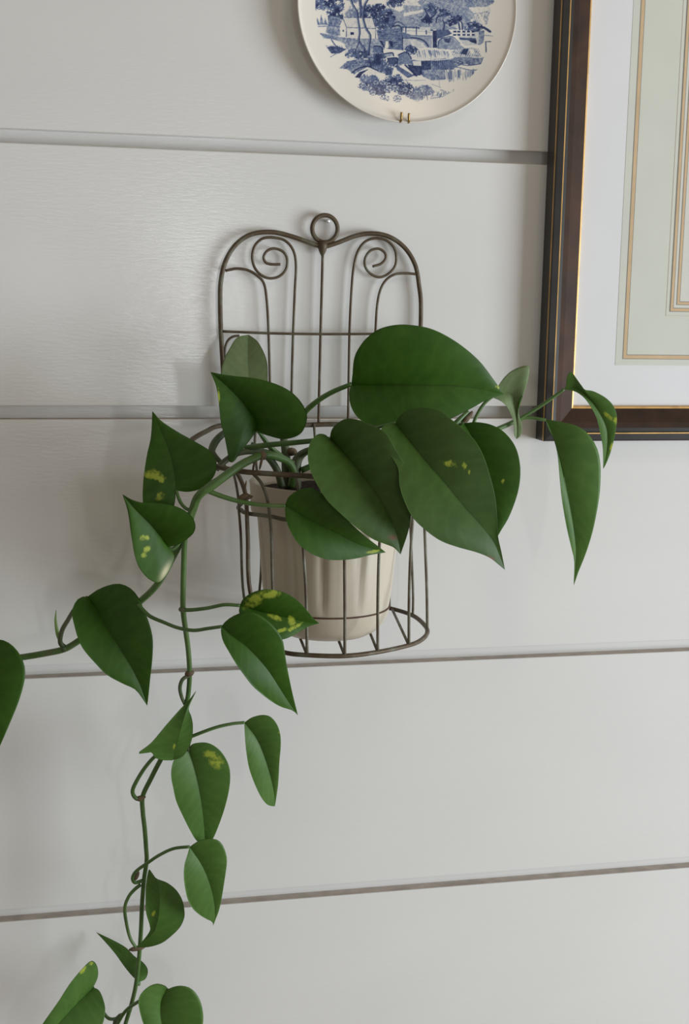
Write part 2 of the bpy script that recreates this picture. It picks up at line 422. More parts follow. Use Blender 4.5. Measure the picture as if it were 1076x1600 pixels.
stroke(P2((740, 130), (770, 190), (800, 250)), 2.6, .08); stroke(P2((790, 130), (780, 180), (800, 220)), 2., .08)
for k in range(26):
    x = 690 + rng.rand() * 78; stroke([(x, -8 + 6 * rng.rand()), (x + 4, 2 + 4 * rng.rand())], .7, .6)
# trees above the cottage
foliage(495, -14, 16, 28, .75, 50); foliage(524, 4, 10, 26, .88, 40); foliage(545, -70, 50, 55, .7, 150); foliage(540, -10, 26, 10, .6, 24)
foliage(605, -60, 40, 40, .55, 60); foliage(500, 5, 9, 8, .7, 12); foliage(522, 22, 7, 9, .9, 14); foliage(617, 2, 9, 5, .85, 12); foliage(660, -70, 60, 30, .45, 40)
foliage(585, 22, 24, 15, .86, 60); foliage(600, 33, 11, 10, .88, 26); foliage(550, 20, 10, 7, .6, 16)
for k in range(3): fill([(493 + k * 6, 38), (495 + k * 6, 27 - 5 * (k % 2)), (500 + k * 6, 39)], .5, .25)
fill([(512, 40), (512, 27), (518, 24), (526, 26), (532, 28), (531, 41)], .50, .25, .12, 80, 2)
fill([(510, 42), (532, 42), (532, 55), (522, 56), (508, 50)], .45, .25, .15, 0, 2)
# cottage
fill(P1((335, 260), (370, 185), (410, 290), (405, 385), (345, 375)), .05, .04)
fill(P1((385, 180), (680, 185), (715, 290), (410, 285)), .15, .12, .05, 80, 3)
fill(P1((410, 290), (715, 300), (715, 400), (410, 385)), .12, .10)
for seg in (((385, 178), (680, 184)), ((370, 185), (410, 288)), ((410, 286), (715, 296)), ((680, 184), (715, 296)), ((408, 290), (406, 385)), ((335, 260), (370, 185)), ((714, 300), (714, 400))): stroke(P1(*seg), .9, .78)
fill(P1((450, 335), (485, 335), (485, 362), (450, 362)), .9); fill(P1((368, 310), (380, 310), (380, 328), (368, 328)), .8)
# ground below the cottage
fill(P1((130, 350), (345, 385), (410, 395), (540, 400), (540, 470), (480, 500), (400, 460), (280, 410), (170, 400)), .42, .2, .14, 15, 2.2)
for k in range(5): stroke(P1((115 + 20 * k, 345 + 12 * k), (260 + 15 * k, 365 + 14 * k)), .9, .6)
stroke(P1((110, 275), (240, 272), (340, 278)), 1.2, .65)
fill(P1((205, 500), (240, 480), (330, 490), (405, 515), (330, 560), (250, 560)), .72, .28, .12, 60, 2); stroke(P1((400, 512), (300, 560), (190, 628)), 1.6, .7, True)
for k in range(9): stroke(P1((210 + 20 * k, 500 + 2 * k), (195 + 20 * k, 475 + 5 * rng.rand())), .8, .8)
stroke(P1((250, 415), (300, 480), (390, 515)), 1.6, .75)
# stone wall and hut
fill(P1((720, 310), (890, 300), (980, 285), (1000, 525), (880, 515), (790, 500), (740, 400)), .55, .18, .05, 0, 3)
for k in range(22):
    x = 740 + 230 * rng.rand(); y = 320 + 190 * rng.rand(); stroke(P1((x, y), (x + 30, y + 2)), .9, .82)
fill(P1((820, 430), (845, 430), (850, 500), (810, 505)), .05); fill(P1((750, 425), (780, 425), (810, 500), (790, 495)), .9); fill(P1((850, 425), (890, 430), (895, 500), (870, 480)), .92)
stroke(P1((885, 275), (980, 285), (1000, 520)), 1.8, .85); stroke(P1((900, 240), (960, 228), (1015, 265)), 1.2, .8)
fill([(534, 60), (590, 60), (600, 76), (584, 92), (560, 90), (540, 75)], .42, .25, .1, 30, 2.2)
# bridge, left span
fill(P2((0, 270), (280, 300), (285, 345), (0, 335)), .14, .08)
fill(P2((0, 340), (280, 350), (280, 470), (0, 470)), .42, .14, .08, 20, 2.2)
fill(P2((0, 395), (100, 385), (190, 420), (230, 470), (0, 480)), .20, .12)
stroke(P2((0, 375), (110, 372), (200, 400), (245, 455)), 1.8, .86)
stroke(P2((-15, 265), (150, 272), (290, 300)), 1.5, .78); stroke(P2((-15, 300), (150, 305), (280, 318)), .8, .4); stroke(P2((0, 345), (280, 352)), 1.2, .6)
for x in (20, 125, 222): stroke(P2((x, 265), (x, 335)), 1.6, .8)
fill(P2((285, 300), (325, 300), (330, 470), (285, 470)), .85, .1)
fill(P2((325, 290), (440, 290), (480, 330), (430, 350), (340, 380), (325, 400)), .66, .14, .06, 70, 2)
for k in range(3): fill([(655, 41), (672, 42), (672, 47), (655, 46)], .2, .1)
fill(P1((1000, 400), (1080, 395), (1080, 480), (1000, 500)), .3, .15, .08, 0, 2); stroke(P1((1000, 398), (1080, 395)), 1.4, .85); fill(P1((985, 330), (1080, 360), (1080, 395), (1000, 395)), .55, .1)
# slim trees in the middle distance
for pts in (((250, 240), (270, 180), (320, 120), (280, 50)), ((320, 220), (330, 170), (370, 150), (430, 130)), ((390, 290), (400, 240), (385, 190)), ((270, 190), (230, 130), (205, 80)), ((300, 120), (340, 70))): stroke(P2(*pts), 1.7, .82)
foliage(666, 31, 4, 5, .9, 7); foliage(672, 14, 7, 6, .7, 10); foliage(694, 21, 5, 4, .8, 8)
fill(P2((450, 240), (460, 205), (520, 195), (580, 205), (585, 280), (540, 290), (500, 250)), .18, .1); foliage(710, 29, 5, 3, .95, 8); foliage(704, 35, 3, 3, .95, 5)
stroke(P2((455, 235), (510, 200), (570, 215), (580, 290)), 1.6, .82); stroke(P2((545, 230), (555, 290)), 2.2, .85)
# right span with its rails
fill(P2((540, 300), (700, 295), (745, 300), (740, 440), (600, 450), (545, 380)), .22, .12)
foliage(739, 42, 9, 3.5, .85, 22); stroke(P2((720, 262), (790, 270), (855, 310)), 3.6, .80)
for y in (312, 342): stroke(P2((470, y), (690, y)), 3.0, .1)
for x in (490, 530, 580, 625, 672):
    for y in (312, 342): fill(P2((x, y - 9), (x + 30, y - 9), (x + 30, y + 7), (x, y + 7)), .85)
fill(P2((545, 368), (715, 375), (715, 395), (560, 392)), .72, .1); fill(P2((640, 395), (720, 395), (720, 430), (660, 410)), .85)
fill(P2((745, 300), (800, 300), (790, 410), (760, 440), (740, 440)), .5, .2, .15, 80, 2); stroke(P2((812, 410), (815, 510)), 1.6, .85); stroke(P2((810, 408), (860, 408)), 1.2, .8); stroke(P2((800, 345), (890, 355)), 1.2, .5)
# rocks and falling water
fill(P2((330, 400), (380, 365), (470, 355), (560, 440), (600, 470), (500, 490), (330, 480)), .42, .18, .1, -40, 2.4); fill(P2((390, 380), (470, 375), (450, 420), (410, 415)), .75, .15)
stroke(P2((340, 470), (350, 400), (400, 370), (480, 360), (560, 430)), 1., .8)
fill(P2((0, 500), (90, 490), (300, 480), (440, 510), (470, 560), (200, 590), (90, 570)), .14, .12, .12, 80, 3)
for k in range(34):
    x = 120 + 330 * rng.rand(); stroke(P2((x, 490 + 20 * rng.rand()), (x + 14, 530 + 35 * rng.rand())), .8, .35 + .4 * rng.rand())
foliage(640, 77, 7, 3, .9, 9)
fill(P2((470, 510), (540, 480), (660, 465), (740, 480), (770, 560), (560, 560), (490, 560)), .30, .25, .15, 60, 3); fill(P2((560, 530), (590, 480), (640, 475), (620, 540)), .8, .15); fill(P2((650, 480), (700, 490), (690, 530), (660, 520)), .05)
# pool with reflections
fill(P4((90, 140), (240, 150), (520, 125), (600, 130), (860, 120), (830, 150), (640, 190), (560, 230), (300, 250), (220, 270)), .50, .2, .16, 3, 2.2)
fill(P4((560, 120), (700, 120), (850, 130), (830, 190), (720, 198), (620, 170)), .55, .25, .15, 5, 2)
fill(P4((220, 160), (330, 150), (340, 330), (230, 290), (210, 230)), .80, .15); fill(P4((330, 150), (560, 150), (560, 240), (360, 250)), .62, .2, .15, 85, 3)
fill(P4((100, 190), (220, 200), (230, 300), (150, 300)), .8, .15); fill(P4((150, 160), (235, 160), (235, 205), (160, 205)), .15, .1)
fill(P4((240, 245), (470, 240), (480, 340), (340, 350), (250, 310)), .48, .22, .1, 70, 2.4)
stroke(P4((200, 148), (420, 145), (540, 128)), 1.6, .12); stroke(P4((560, 165), (680, 200), (830, 185)), 1.3, .7); stroke(P4((380, 240), (560, 215), (740, 250), (830, 225)), 1.3, .62)
for k in range(46):
    x = 480 + 290 * rng.rand(); y = 235 + 40 * rng.rand(); stroke(P4((x, y), (x + 4 * rng.rand(), y + 40 + 80 * rng.rand() * (1 - (x - 480) / 420))), 1., .35 + .35 * rng.rand())
# bank rocks, left to centre
for pts, val in ((((600, 10), (680, 20), (700, 90), (580, 80)), .62), (((750, 150), (860, 145), (865, 215), (760, 215)), .7), (((870, 110), (960, 80), (1020, 150), (1040, 215), (880, 215)), .52), (((700, 100), (800, 85), (820, 120), (720, 140)), .4), (((840, 240), (930, 230), (1060, 340), (980, 370), (860, 280)), .6)):
    fill(P3(*pts), val, .16, .08, 50, 2.4); q = P3(*pts); stroke(q[:3], 1.6, .88)
fill(P3((860, 225), (960, 220), (1050, 320), (1030, 330)), .08, .05); stroke(P3((950, 225), (1076, 345)), 2.4, .9)
fill(P3((210, 260), (300, 180), (450, 150), (640, 190), (820, 260), (800, 340), (640, 300), (540, 240), (380, 330), (300, 270)), .55, .3, .12, 10, 2.2)
fill(P3((370, 330), (520, 245), (640, 290), (600, 370), (440, 370)), .12, .12); stroke(P3((350, 310), (430, 260), (530, 240), (640, 285)), 1.8, .85); fill(P3((385, 360), (440, 300), (540, 270), (470, 320), (440, 370)), .88, .1)
fill(P3((720, 260), (800, 270), (800, 340), (730, 340)), .7, .25)
# flowers and grasses in front
foliage(500 + 950 * .1394, 70 + 500 * .1394, 9, 6, .85, 26); foliage(500 + 830 * .1394, 70 + 400 * .1394, 8, 6, .8, 16); foliage(500 + 660 * .1394, 70 + 490 * .1394, 9, 6, .8, 18); foliage(576, 125, 9, 5, .7, 16)
for k in range(90):
    x = 440 + 560 * rng.rand(); y = 420 + 130 * rng.rand() - 20 * math.sin((x - 440) / 180)
    a = rng.rand() * 6.28; l = 18 + 30 * rng.rand(); stroke(P3((x, y), (x + l * math.cos(a) * .6, y + l * math.sin(a) * .5), (x + l * math.cos(a), y + l * math.sin(a))), 1.4, .45 + .5 * rng.rand(), True)
for cx, cy, q in ((480, 450, 40), (620, 420, 40), (700, 425, 40), (760, 380, 34), (770, 480, 44), (840, 480, 44), (590, 530, 40), (720, 600, 48), (860, 600, 44), (520, 480, 30), (950, 500, 40), (1010, 560, 40)):
    for k in range(6):
        a = k * 1.05 + cx; ex, ey = cx + q * math.cos(a), cy + q * .8 * math.sin(a)
        fill(P3((cx, cy), (cx + q * .7 * math.cos(a - .4), cy + q * .6 * math.sin(a - .4)), (ex, ey), (cx + q * .7 * math.cos(a + .4), cy + q * .6 * math.sin(a + .4))), .06 + .25 * (k % 2), .1); stroke(P3((cx, cy), (ex, ey)), .7, .75)
    for k in range(8):
        a = k * .785 + .3; stroke(P3((cx + q * .9 * math.cos(a - .4), cy + q * .75 * math.sin(a - .4)), (cx + q * 1.05 * math.cos(a), cy + q * .85 * math.sin(a))), 1., .85)
for k in range(60):
    x = 560 + 330 * rng.rand(); y = 120 + 40 * rng.rand(); stroke(P3((x, y + 90), (x + (x - 650) * .15, y + 60), (x + (x - 650) * .3, y + 20 + 30 * rng.rand())), 1., .55 + .4 * rng.rand(), True)
foliage(660, 141, 12, 4, .62, 26); foliage(648, 148, 8, 5, .6, 14)
for k in range(40):
    x = 180 + 370 * rng.rand(); y = 500 + 50 * rng.rand() - .06 * (x - 200); stroke(P4((x, y), (x + 25 * rng.randn() * .6, y - 30 - 20 * rng.rand())), .9, .4 + .4 * rng.rand(), True)
stroke(P4((200, 580), (330, 570)), .8, .55); stroke(P4((330, 530), (470, 505), (575, 500)), 1., .55); stroke(P4((460, 490), (455, 450), (425, 445)), .8, .6); stroke(P4((340, 385), (430, 420)), .8, .5); stroke(P4((60, 345), (190, 350), (280, 345)), .8, .45); stroke(P4((415, 330), (418, 410)), .8, .5)
# the two trunks over everything
for w, val in ((3.0, .86), (1.1, .42)):
    d = 0 if w > 2 else -.7
    for pts, ww in ((((440, -60), (465, 30), (510, 110), (528, 200), (545, 330), (538, 430), (590, 500), (600, 540)), 1.), (((640, -40), (625, 0), (590, 70), (583, 180), (610, 290), (655, 370), (645, 470), (640, 570)), 1.1), (((555, -30), (560, 60), (575, 110)), .8), (((540, 0), (555, 120), (550, 180)), .7)):
        stroke([(x + d, y) for x, y in P1(*pts)], w * ww, val)
stroke(P1((540, 440), (500, 530), (450, 600)), 1.6, .75, True); stroke(P1((640, 560), (600, 600)), 2, .8, True)
foliage(555, 84, 14, 5, .8, 24); foliage(588, 90, 10, 6, .8, 18)
for k in range(12): stroke(P1((735, 640), (700 + 9 * k, 560 + 3 * abs(k - 6) ** 1.5)), .8, .85, True)
ink = np.clip((ink - .10) * 1.32 + .02 * (ink > .02), 0, 1)
ink = (ink + np.roll(ink, 1, 0) + np.roll(ink, 1, 1) + np.roll(np.roll(ink, 1, 0), 1, 1)) / 4
step = .00046; n = int(.104 / step)
gx, gz = np.meshgrid(np.arange(-n, n + 1) * step, np.arange(-n, n + 1) * step)
rr = np.hypot(gx, gz); hh = np.vectorize(plate_h)(rr) + .00008
Pw = np.stack([PX + gx, -hh, PZ + gz], -1); px, py = to_px(Pw)
jx = np.clip(((px - RX0) * K).astype(int), 0, ink.shape[1] - 1); jy = np.clip(((py - RY0) * K).astype(int), 0, ink.shape[0] - 1)
val = ink[jy, jx]; val[(px < RX0) | (px > RX1) | (py < RY0) | (rr > .1025)] = 0
w2 = 2 * n + 1; keep = (val[:-1, :-1] > .02) | (val[1:, 1:] > .02) | (val[1:, :-1] > .02) | (val[:-1, 1:] > .02)
ii, jj = np.nonzero(keep); quad = np.stack([ii * w2 + jj, ii * w2 + jj + 1, (ii + 1) * w2 + jj + 1, (ii + 1) * w2 + jj], 1)
used, inv = np.unique(quad, return_inverse=True); quad = inv.reshape(-1, 4)
me = bpy.data.meshes.new('printed_landscape'); co = (Pw.reshape(-1, 3)[used] - np.array(plate.location))
me.vertices.add(len(co)); me.vertices.foreach_set('co', co.ravel()); me.loops.add(quad.size); me.loops.foreach_set('vertex_index', quad.ravel())
me.polygons.add(len(quad)); me.polygons.foreach_set('loop_start', np.arange(len(quad)) * 4); me.polygons.foreach_set('use_smooth', [True] * len(quad)); me.update(calc_edges=True)
at_ = me.attributes.new('ink', 'FLOAT', 'POINT'); at_.data.foreach_set('value', val.ravel()[used].astype(np.float32))
pm, nt, b = new_mat('blue_transfer_print'); a_ = N(nt, 'ShaderNodeAttribute', attribute_name='ink')
nt.links.new(ramp(nt, a_.outputs['Fac'], [(0, (.80, .745, .665)), (.35, (.36, .395, .46)), (.65, (.115, .155, .28)), (1, (.020, .030, .095))]), b.inputs['Base Color']); b.inputs['Roughness'].default_value = .2
me.materials.append(pm); po = bpy.data.objects.new('printed_landscape', me); COL.objects.link(po); po.parent = plate; po['label'] = 'blue printed landscape of a cottage, bridge and stream'

# spring wire plate hanger: two small hooks over the rim
hang = thing('plate_hanger', 'aged brass plate hanger with two small wire hooks under the plate', 'hanger', tuple(at(630, 196, .004)))
for k, (hx, top, bx, by) in enumerate(((627.5, 175.5, 623.5, 190), (639, 177, 636.5, 191))):
    pts = [at(hx, top, .0275), at(hx - .6, top + 5, .0272), at((hx + bx) / 2 + 1, by - 3, .0262), at(bx + 1.5, by, .0235), at(bx, by - 1, .017), at(bx + 1, by - 8, .006), at(bx + 3, by - 40, .0035)]
    tube('hook', spline(pts, 6), .0014, brass, hang, hang.location)

# ------------------------------------------------------------------ wire wall basket
def ztf(x0, y0, s): return lambda *p: [(x0 + a * s, y0 + c * s) for a, c in p]
ZC = ztf(320, 320, .3346)
def flat(pts, d, n=8, closed=False): return spline([at(x, y, d) for x, y in pts], n, closed)
BX, BZ = -.033, ZB - .1105
basket = thing('wire_basket', 'rusty bronze wire wall basket with scrolled heart-shaped back, holding the pothos pot', 'basket', (BX, -.11, BZ)); bo = basket.location
DB = .0085
tube('back_frame', flat(ZC((92, 1030), (86, 800), (75, 600), (71, 450), (74, 360), (92, 275), (130, 203), (182, 155), (240, 132), (320, 128), (400, 146), (470, 170), (535, 193), (552, 197), (570, 193), (625, 175), (700, 146), (770, 134), (840, 142), (900, 172), (950, 222), (985, 292), (1000, 380), (1008, 460), (1006, 600), (998, 800), (990, 1030)), DB, 6), .0026, wire, basket, bo)
rc = at(320 + 560 * .3346, 320 + 112 * .3346, DB); a = np.linspace(0, 2 * math.pi, 40, endpoint=False)
tube('hanging_ring', [rc + np.array([.0144 * math.cos(t), 0, .0148 * math.sin(t)]) for t in a], .0025, wire, basket, bo, closed=True)
kp = at(320 + 549 * .3346, 320 + 196 * .3346, DB)
v, f = tube_data([kp + np.array([0, 0, .0065]), kp + np.array([0, 0, .001]), kp + np.array([0, 0, -.005]), kp + np.array([0, 0, -.0105])], [.0050, .0058, .0040, .0012], 10)
link_mesh('solder_joint', v, f, wire, basket, bo)
tube('centre_rod', flat(ZC((550, 225), (545, 420), (540, 600), (533, 897), (530, 1030)), DB), .0016, wire, basket, bo)
tube('scroll', flat(ZC((404, 1030), (405, 860), (412, 600), (420, 400), (425, 280), (412, 212), (375, 168), (322, 153), (270, 158), (234, 190), (221, 240), (231, 290), (260, 326), (300, 343), (345, 335), (377, 303), (384, 255), (366, 220), (325, 204), (290, 216), (274, 245), (285, 270), (312, 278), (352, 278)), DB - .001), .0015, wire, basket, bo)
tube('scroll', flat(ZC((668, 1030), (670, 895), (675, 600), (683, 420), (693, 300), (712, 222), (747, 173), (800, 156), (850, 168), (884, 203), (893, 250), (885, 290), (855, 323), (815, 338), (775, 323), (749, 290), (748, 250), (771, 216), (808, 205), (838, 222), (843, 250), (822, 275), (783, 288)), DB - .001), .0015, wire, basket, bo)
tube('curved_rod', flat(ZC((96, 308), (150, 298), (205, 307), (252, 337), (277, 372), (288, 440), (296, 565), (303, 810), (306, 1030)), DB), .0015, wire, basket, bo)
tube('curved_rod', flat(ZC((988, 324), (940, 320), (890, 324), (850, 347), (821, 392), (804, 470), (796, 600), (788, 800), (784, 1030)), DB), .0015, wire, basket, bo)
tube('crossbar', flat(ZC((80, 591), (300, 600), (540, 604), (780, 603), (1006, 600)), DB + .001), .0014, wire, basket, bo)
tube('small_curl', flat([(374, 524.5), (364, 526), (356, 532), (352, 543), (352, 560), (355, 575), (362, 584)], DB), .0014, wire_w, basket, bo)
# hoops
hoop = [(525, 663, .012), (478, 664, .012), (400, 664, .020), (345, 665, .040), (322, 674, .062), (300, 687, .090), (292, 701, .122), (308, 718, .158), (343, 730, .188), (380, 737, .206), (426, 740.5, .218), (469, 743, .223), (520, 746, .224), (570, 745, .220), (620, 739, .205), (665, 727, .172), (688, 708, .120), (668, 682, .062), (610, 666, .020)]
tube('top_hoop', spline([at(*p) for p in hoop], 6, True), .0028, wire, basket, bo, closed=True)
midp = [(374, 790, .10), (377, 797, .14), (386, 802, .17), (423, 807, .195), (447, 812, .203), (505, 817, .211), (560, 815, .207), (600, 809, .195), (645, 795, .155), (664, 780, .11), (650, 764, .055), (560, 756, .016), (470, 758, .016), (405, 768, .045)]
tube('middle_hoop', spline([at(*p) for p in midp], 6, True), .0022, wire_w, basket, bo, closed=True)
plan = [(-.049, .222), (-.086, .213), (-.107, .199), (-.121, .165), (-.125, .118), (-.119, .06), (-.094, .022), (-.04, .010), (.02, .010), (.047, .018), (.067, .058), (.0685, .105), (.062, .14), (.046, .171), (.026, .191), (-.012, .212)]
tube('bottom_hoop', spline([(x, -d, BZ) for x, d in plan], 6, True), .0025, wire, basket, bo, closed=True)
def on_floor(px, py):
    """point of the photo on the plane of the bottom hoop"""
    w = to_world(np.array([(px - CX) / F, (py - CY) / F, 1.])); return CAM + w * ((BZ - CAM[2]) / w[2])
HOOP = spline([(x, -d, BZ) for x, d in plan], 24, True); HPX = np.stack(to_px(HOOP), 1)
def foot_at(px, py): return HOOP[np.argmin(np.hypot(HPX[:, 0] - px, HPX[:, 1] - py))]
def bar(pts, foot, rad=.0016, mat=wire_w):
    tube('bar', spline([at(*p) for p in pts] + [foot + np.array([0, 0, .0005])], 6), rad, mat, basket, bo)
def snap(P): 
    q = spline([(x, -d, BZ) for x, d in plan], 20, True); return q[np.argmin(np.linalg.norm(q - P, axis=1))]
bar([(364, 735, .198), (369, 758, .178), (372, 778, .165), (373, 797, .15), (376, 835, .145), (381, 933, .143)], snap(np.array([-.124, -.14, BZ])), .0014)
bar([(368, 735, .199), (376, 750, .195), (382, 767, .186), (384.5, 783, .185), (385.5, 802, .178), (387, 840, .176), (391, 926, .174)], snap(np.array([-.119, -.175, BZ])), .0022, wire)
bar([(394, 739, .208), (408, 755, .210), (417, 779, .208), (421, 805, .205), (424, 840, .203), (426, 920, .203)], foot_at(432, 1016))
bar([(462, 744, .222), (466, 760, .222), (470, 795, .218), (474, 862, .216), (478, 930, .216)], foot_at(479, 1019))
bar([(545, 746, .223), (541, 762, .224), (538, 800, .220), (538, 875, .220), (538.5, 950, .221)], foot_at(539, 1022))
bar([(615, 739, .206), (605, 755, .208), (597, 790, .206), (592, 865, .207), (590, 940, .208)], foot_at(590, 1013))
bar([(664, 727, .172), (656, 745, .170), (648, 775, .168), (642, 850, .172), (639, 930, .178)], foot_at(637, 1004))
bar([(687, 710, .125), (674, 732, .122), (665, 755, .118), (662, 780, .115), (664, 850, .115), (666.5, 920, .118)], foot_at(667.5, 984))
bar([(650, 672, .04), (645, 700, .045), (641, 764, .05), (641, 820, .05), (645, 921, .053)], foot_at(647, 957), .0015)
bar([(600, 662, .014), (602, 700, .016), (603, 758, .016), (606, 880, .017)], foot_at(609, 945), .0015)
bar([(490, 661, .014), (492, 690, .018), (494, 758, .018), (498, 880, .018)], snap(np.array([-.03, -.012, BZ])), .0015)
bar([(400, 664, .02), (398, 700, .03), (404, 768, .047), (408, 880, .045)], snap(np.array([-.105, -.035, BZ])), .0015)
for p, q in (((612, 948), (637, 1004)), ((562, 951), (590, 1013)), ((509, 955), (539, 1022)), ((452, 958), (479, 1019))):
    A, B = foot_at(*p), foot_at(*q); tube('floor_wire', [A, (A + B) / 2, B], .0016, wire_w, basket, bo)
nl = at(511, 345.5, .004)
nail = link_mesh('nail', *join([tube_data([nl + np.array([0, .020, 0]), nl + np.array([0, -.0045, 0])], .0011, 10), tube_data([nl + np.array([0, -.0042, 0]), nl + np.array([0, -.0052, 0]), nl + np.array([0, -.0062, 0])], [.0022, .0024, .0016], 14)]), steel, None, nl)
nail['label'] = 'small bright steel nail head inside the hanging ring of the wire basket'; nail['category'] = 'nail'

# ------------------------------------------------------------------ pothos in its pot
PC = np.array([-.048, -.130, ZB - .1085])
plant = thing('potted_pothos', 'trailing green pothos in a cream fluted pot inside the wire wall basket', 'plant', tuple(PC)); ro = plant.location
hz = lambda z: z
body = [(.0001, .0005), (.036, .0003), (.046, .0016), (.0545, .0065), (.0610, .0140), (.0655, .0225), (.0672, .0305)]
body2 = [(.0660, .0305), (.0668, .0350), (.0692, .0520), (.0720, .0850), (.0744, .1150), (.0757, .1300), (.0810, .1305), (.0820, .1330), (.0837, .1610), (.0844, .1630), (.0832, .1640), (.0807, .1630), (.0790, .1530), (.0760, .1460)]
fl = lambda a, h: -.042 * (max(0, math.cos(11 * a + 5 * h + 1.2)) ** 6) * (1 if h < .129 else 0) * min(1, max(0, (h - .031) / .02))
v, f = lathe_data(body, 72); pot = link_mesh('saucer', [PC + np.array(q) for q in v], f, potm, plant, ro)
v, f = lathe_data(body2, 144, fl); pot = link_mesh('pot', [PC + np.array(q) for q in v], f, potm, plant, ro)
t = np.linspace(0, 2 * math.pi, 64, endpoint=False)
seam = tube('seam', [PC + np.array([.0668 * math.cos(q), .0668 * math.sin(q), .0307]) for q in t], .0009, pot_line, pot, ro, 6, True)
vs, fs = [], []; rs = random.Random(3)
nr, na = 14, 48
for i in range(nr + 1):
    for k in range(na):
        q = i / nr * .0786; a = 2 * math.pi * k / na
        vs.append(PC + np.array([q * math.cos(a), q * math.sin(a),   .1525 + .006 * (1 - (q / .077) ** 2) + (.0028 * (rs.random() - .5) if 0 < i < nr else 0)]))
for i in range(nr):
    for k in range(na): fs.append((i * na + k, i * na + (k + 1) % na, (i + 1) * na + (k + 1) % na, (i + 1) * na + k))
link_mesh('soil', vs, fs, soilm, plant, ro)

def resample(P, n):
    P = spline(P, 8); d = np.r_[0, np.cumsum(np.linalg.norm(np.diff(P[:, :2], axis=0), axis=1))]
    return np.stack([np.interp(np.linspace(0, d[-1], n), d, P[:, k]) for k in range(P.shape[1])], 1)
CROSS = np.array([0, .025, .09, .19, .31, .44, .58, .71, .83, .93, 1.0])
def leaf(base, left, right, mid, tip, d0, d1, fold=.38, bow=.008, fl_=None, fr_=None, back=False, young=False, old=False, spots=(), scorch=(), cream=(), label=None, rows=30, petiole=None, prad=(.0021, .0017), pmat=None, curl=.45):
    """one leaf blade: real surface through midrib and both margins, folded along the midrib, .5 mm thick"""
    if spots or scorch or cream: rows = 64
    tt = np.linspace(0, 1, rows)
    CR = CROSS if not (spots or scorch or cream) else np.interp(np.linspace(0, 10, 31), np.arange(11), CROSS)
    cm = resample([base] + list(mid) + [tip], rows); cl = resample([base] + list(left) + [tip], rows); cr = resample([base] + list(right) + [tip], rows)
    dm = d0 + (d1 - d0) * tt + bow * np.sin(math.pi * tt)
    cols = []; uvs = []
    for side, ce, fo in ((-1, cl, fold if fl_ is None else fl_), (1, cr, fold if fr_ is None else fr_)):
        for s in (CR if side > 0 else CR[:0:-1]):
            row = []; uv = []
            for i in range(rows):
                p = cm[i] + (ce[i] - cm[i]) * s; hw = np.hypot(*(ce[i] - cm[i])) * .0007
                wav = .0012 * math.sin(9 * tt[i] + side + d0 * 50) * s * s * min(1, hw / .01)
                row.append(at(p[0], p[1], dm[i] + fo * hw * (1.3 * s - curl * s * s * 1.2) + wav)); uv.append((.5 + .5 * side * s, tt[i]))
            cols.append(row); uvs.append(uv)
    G = np.array(cols); UV = np.array(uvs); nc = len(cols)
    du = np.gradient(G, axis=0); dv = np.gradient(G, axis=1); nr_ = np.cross(du, dv); nr_ /= np.linalg.norm(nr_, axis=2, keepdims=True) + 1e-12
    if np.sum(nr_ * (CAM - G)) < 0: nr_ = -nr_; flip = True
    else: flip = False
    h = .00028; V = np.concatenate([(G + nr_ * h).reshape(-1, 3), (G - nr_ * h).reshape(-1, 3)]); NV = nc * rows
    fs, mi, fuv = [], [], []
    idx = lambda i, j: i * rows + j
    for i in range(nc - 1):
        for j in range(rows - 1):
            q = (idx(i, j), idx(i + 1, j), idx(i + 1, j + 1), idx(i, j + 1))
            if flip: q = q[::-1]
            fs.append(q); mi.append(1 if back else 0); fs.append(tuple(k + NV for k in q[::-1])); mi.append(0 if back else 1)
    for j in range(rows - 1):
        for i in (0, nc - 1):
            fs.append((idx(i, j), idx(i, j + 1), idx(i, j + 1) + NV, idx(i, j) + NV)); mi.append(0)
    o = link_mesh('leaf', V, fs, [leaf_old if old else leaf_young if young else leaf_top, leaf_und], plant, ro, midx=mi)
    me = o.data; ul = me.uv_layers.new(name='UVMap'); fu = np.concatenate([UV.reshape(-1, 2)] * 2)
    vi = np.zeros(len(me.loops), int); me.loops.foreach_get('vertex_index', vi); ul.data.foreach_set('uv', fu[vi].ravel())
    PXY = np.stack(to_px(V), 1)
    for nm, lst in (('variegation', spots), ('scorch', scorch), ('cream', cream)):
        w = np.zeros(len(V))
        for (sx, sy, ra, rb, ang) in lst:
            ca_, sa_ = math.cos(math.radians(ang)), math.sin(math.radians(ang)); ddx, ddy = PXY[:, 0] - sx, PXY[:, 1] - sy
            e = ((ddx * ca_ + ddy * sa_) / ra) ** 2 + ((-ddx * sa_ + ddy * ca_) / rb) ** 2; w = np.maximum(w, np.exp(-e))
        me.attributes.new(nm, 'FLOAT', 'POINT').data.foreach_set('value', w.astype(np.float32))
    if label: o['label'] = label
    if petiole:
        tube('petiole', spline([at(*p) for p in petiole], 7), list(prad), pmat or stemm, o, ro)
    return o
def vine(name, pts, rad, mat=stemm): return tube(name, spline([at(*p) for p in pts], 8), rad, mat, plant, ro, 10)
def node(px, py, d, ra, rb, mat=barkm, ang=0., parent=None):
    c = at(px, py, d); q = np.array([math.cos(ang), 0, math.sin(ang)])
    v, f = tube_data([c - q * ra, c - q * ra * .6, c, c + q * ra * .6, c + q * ra], [rb * .3, rb * .85, rb, rb * .8, rb * .25], 8)
    return link_mesh('node', v, f, mat, parent or plant, ro)

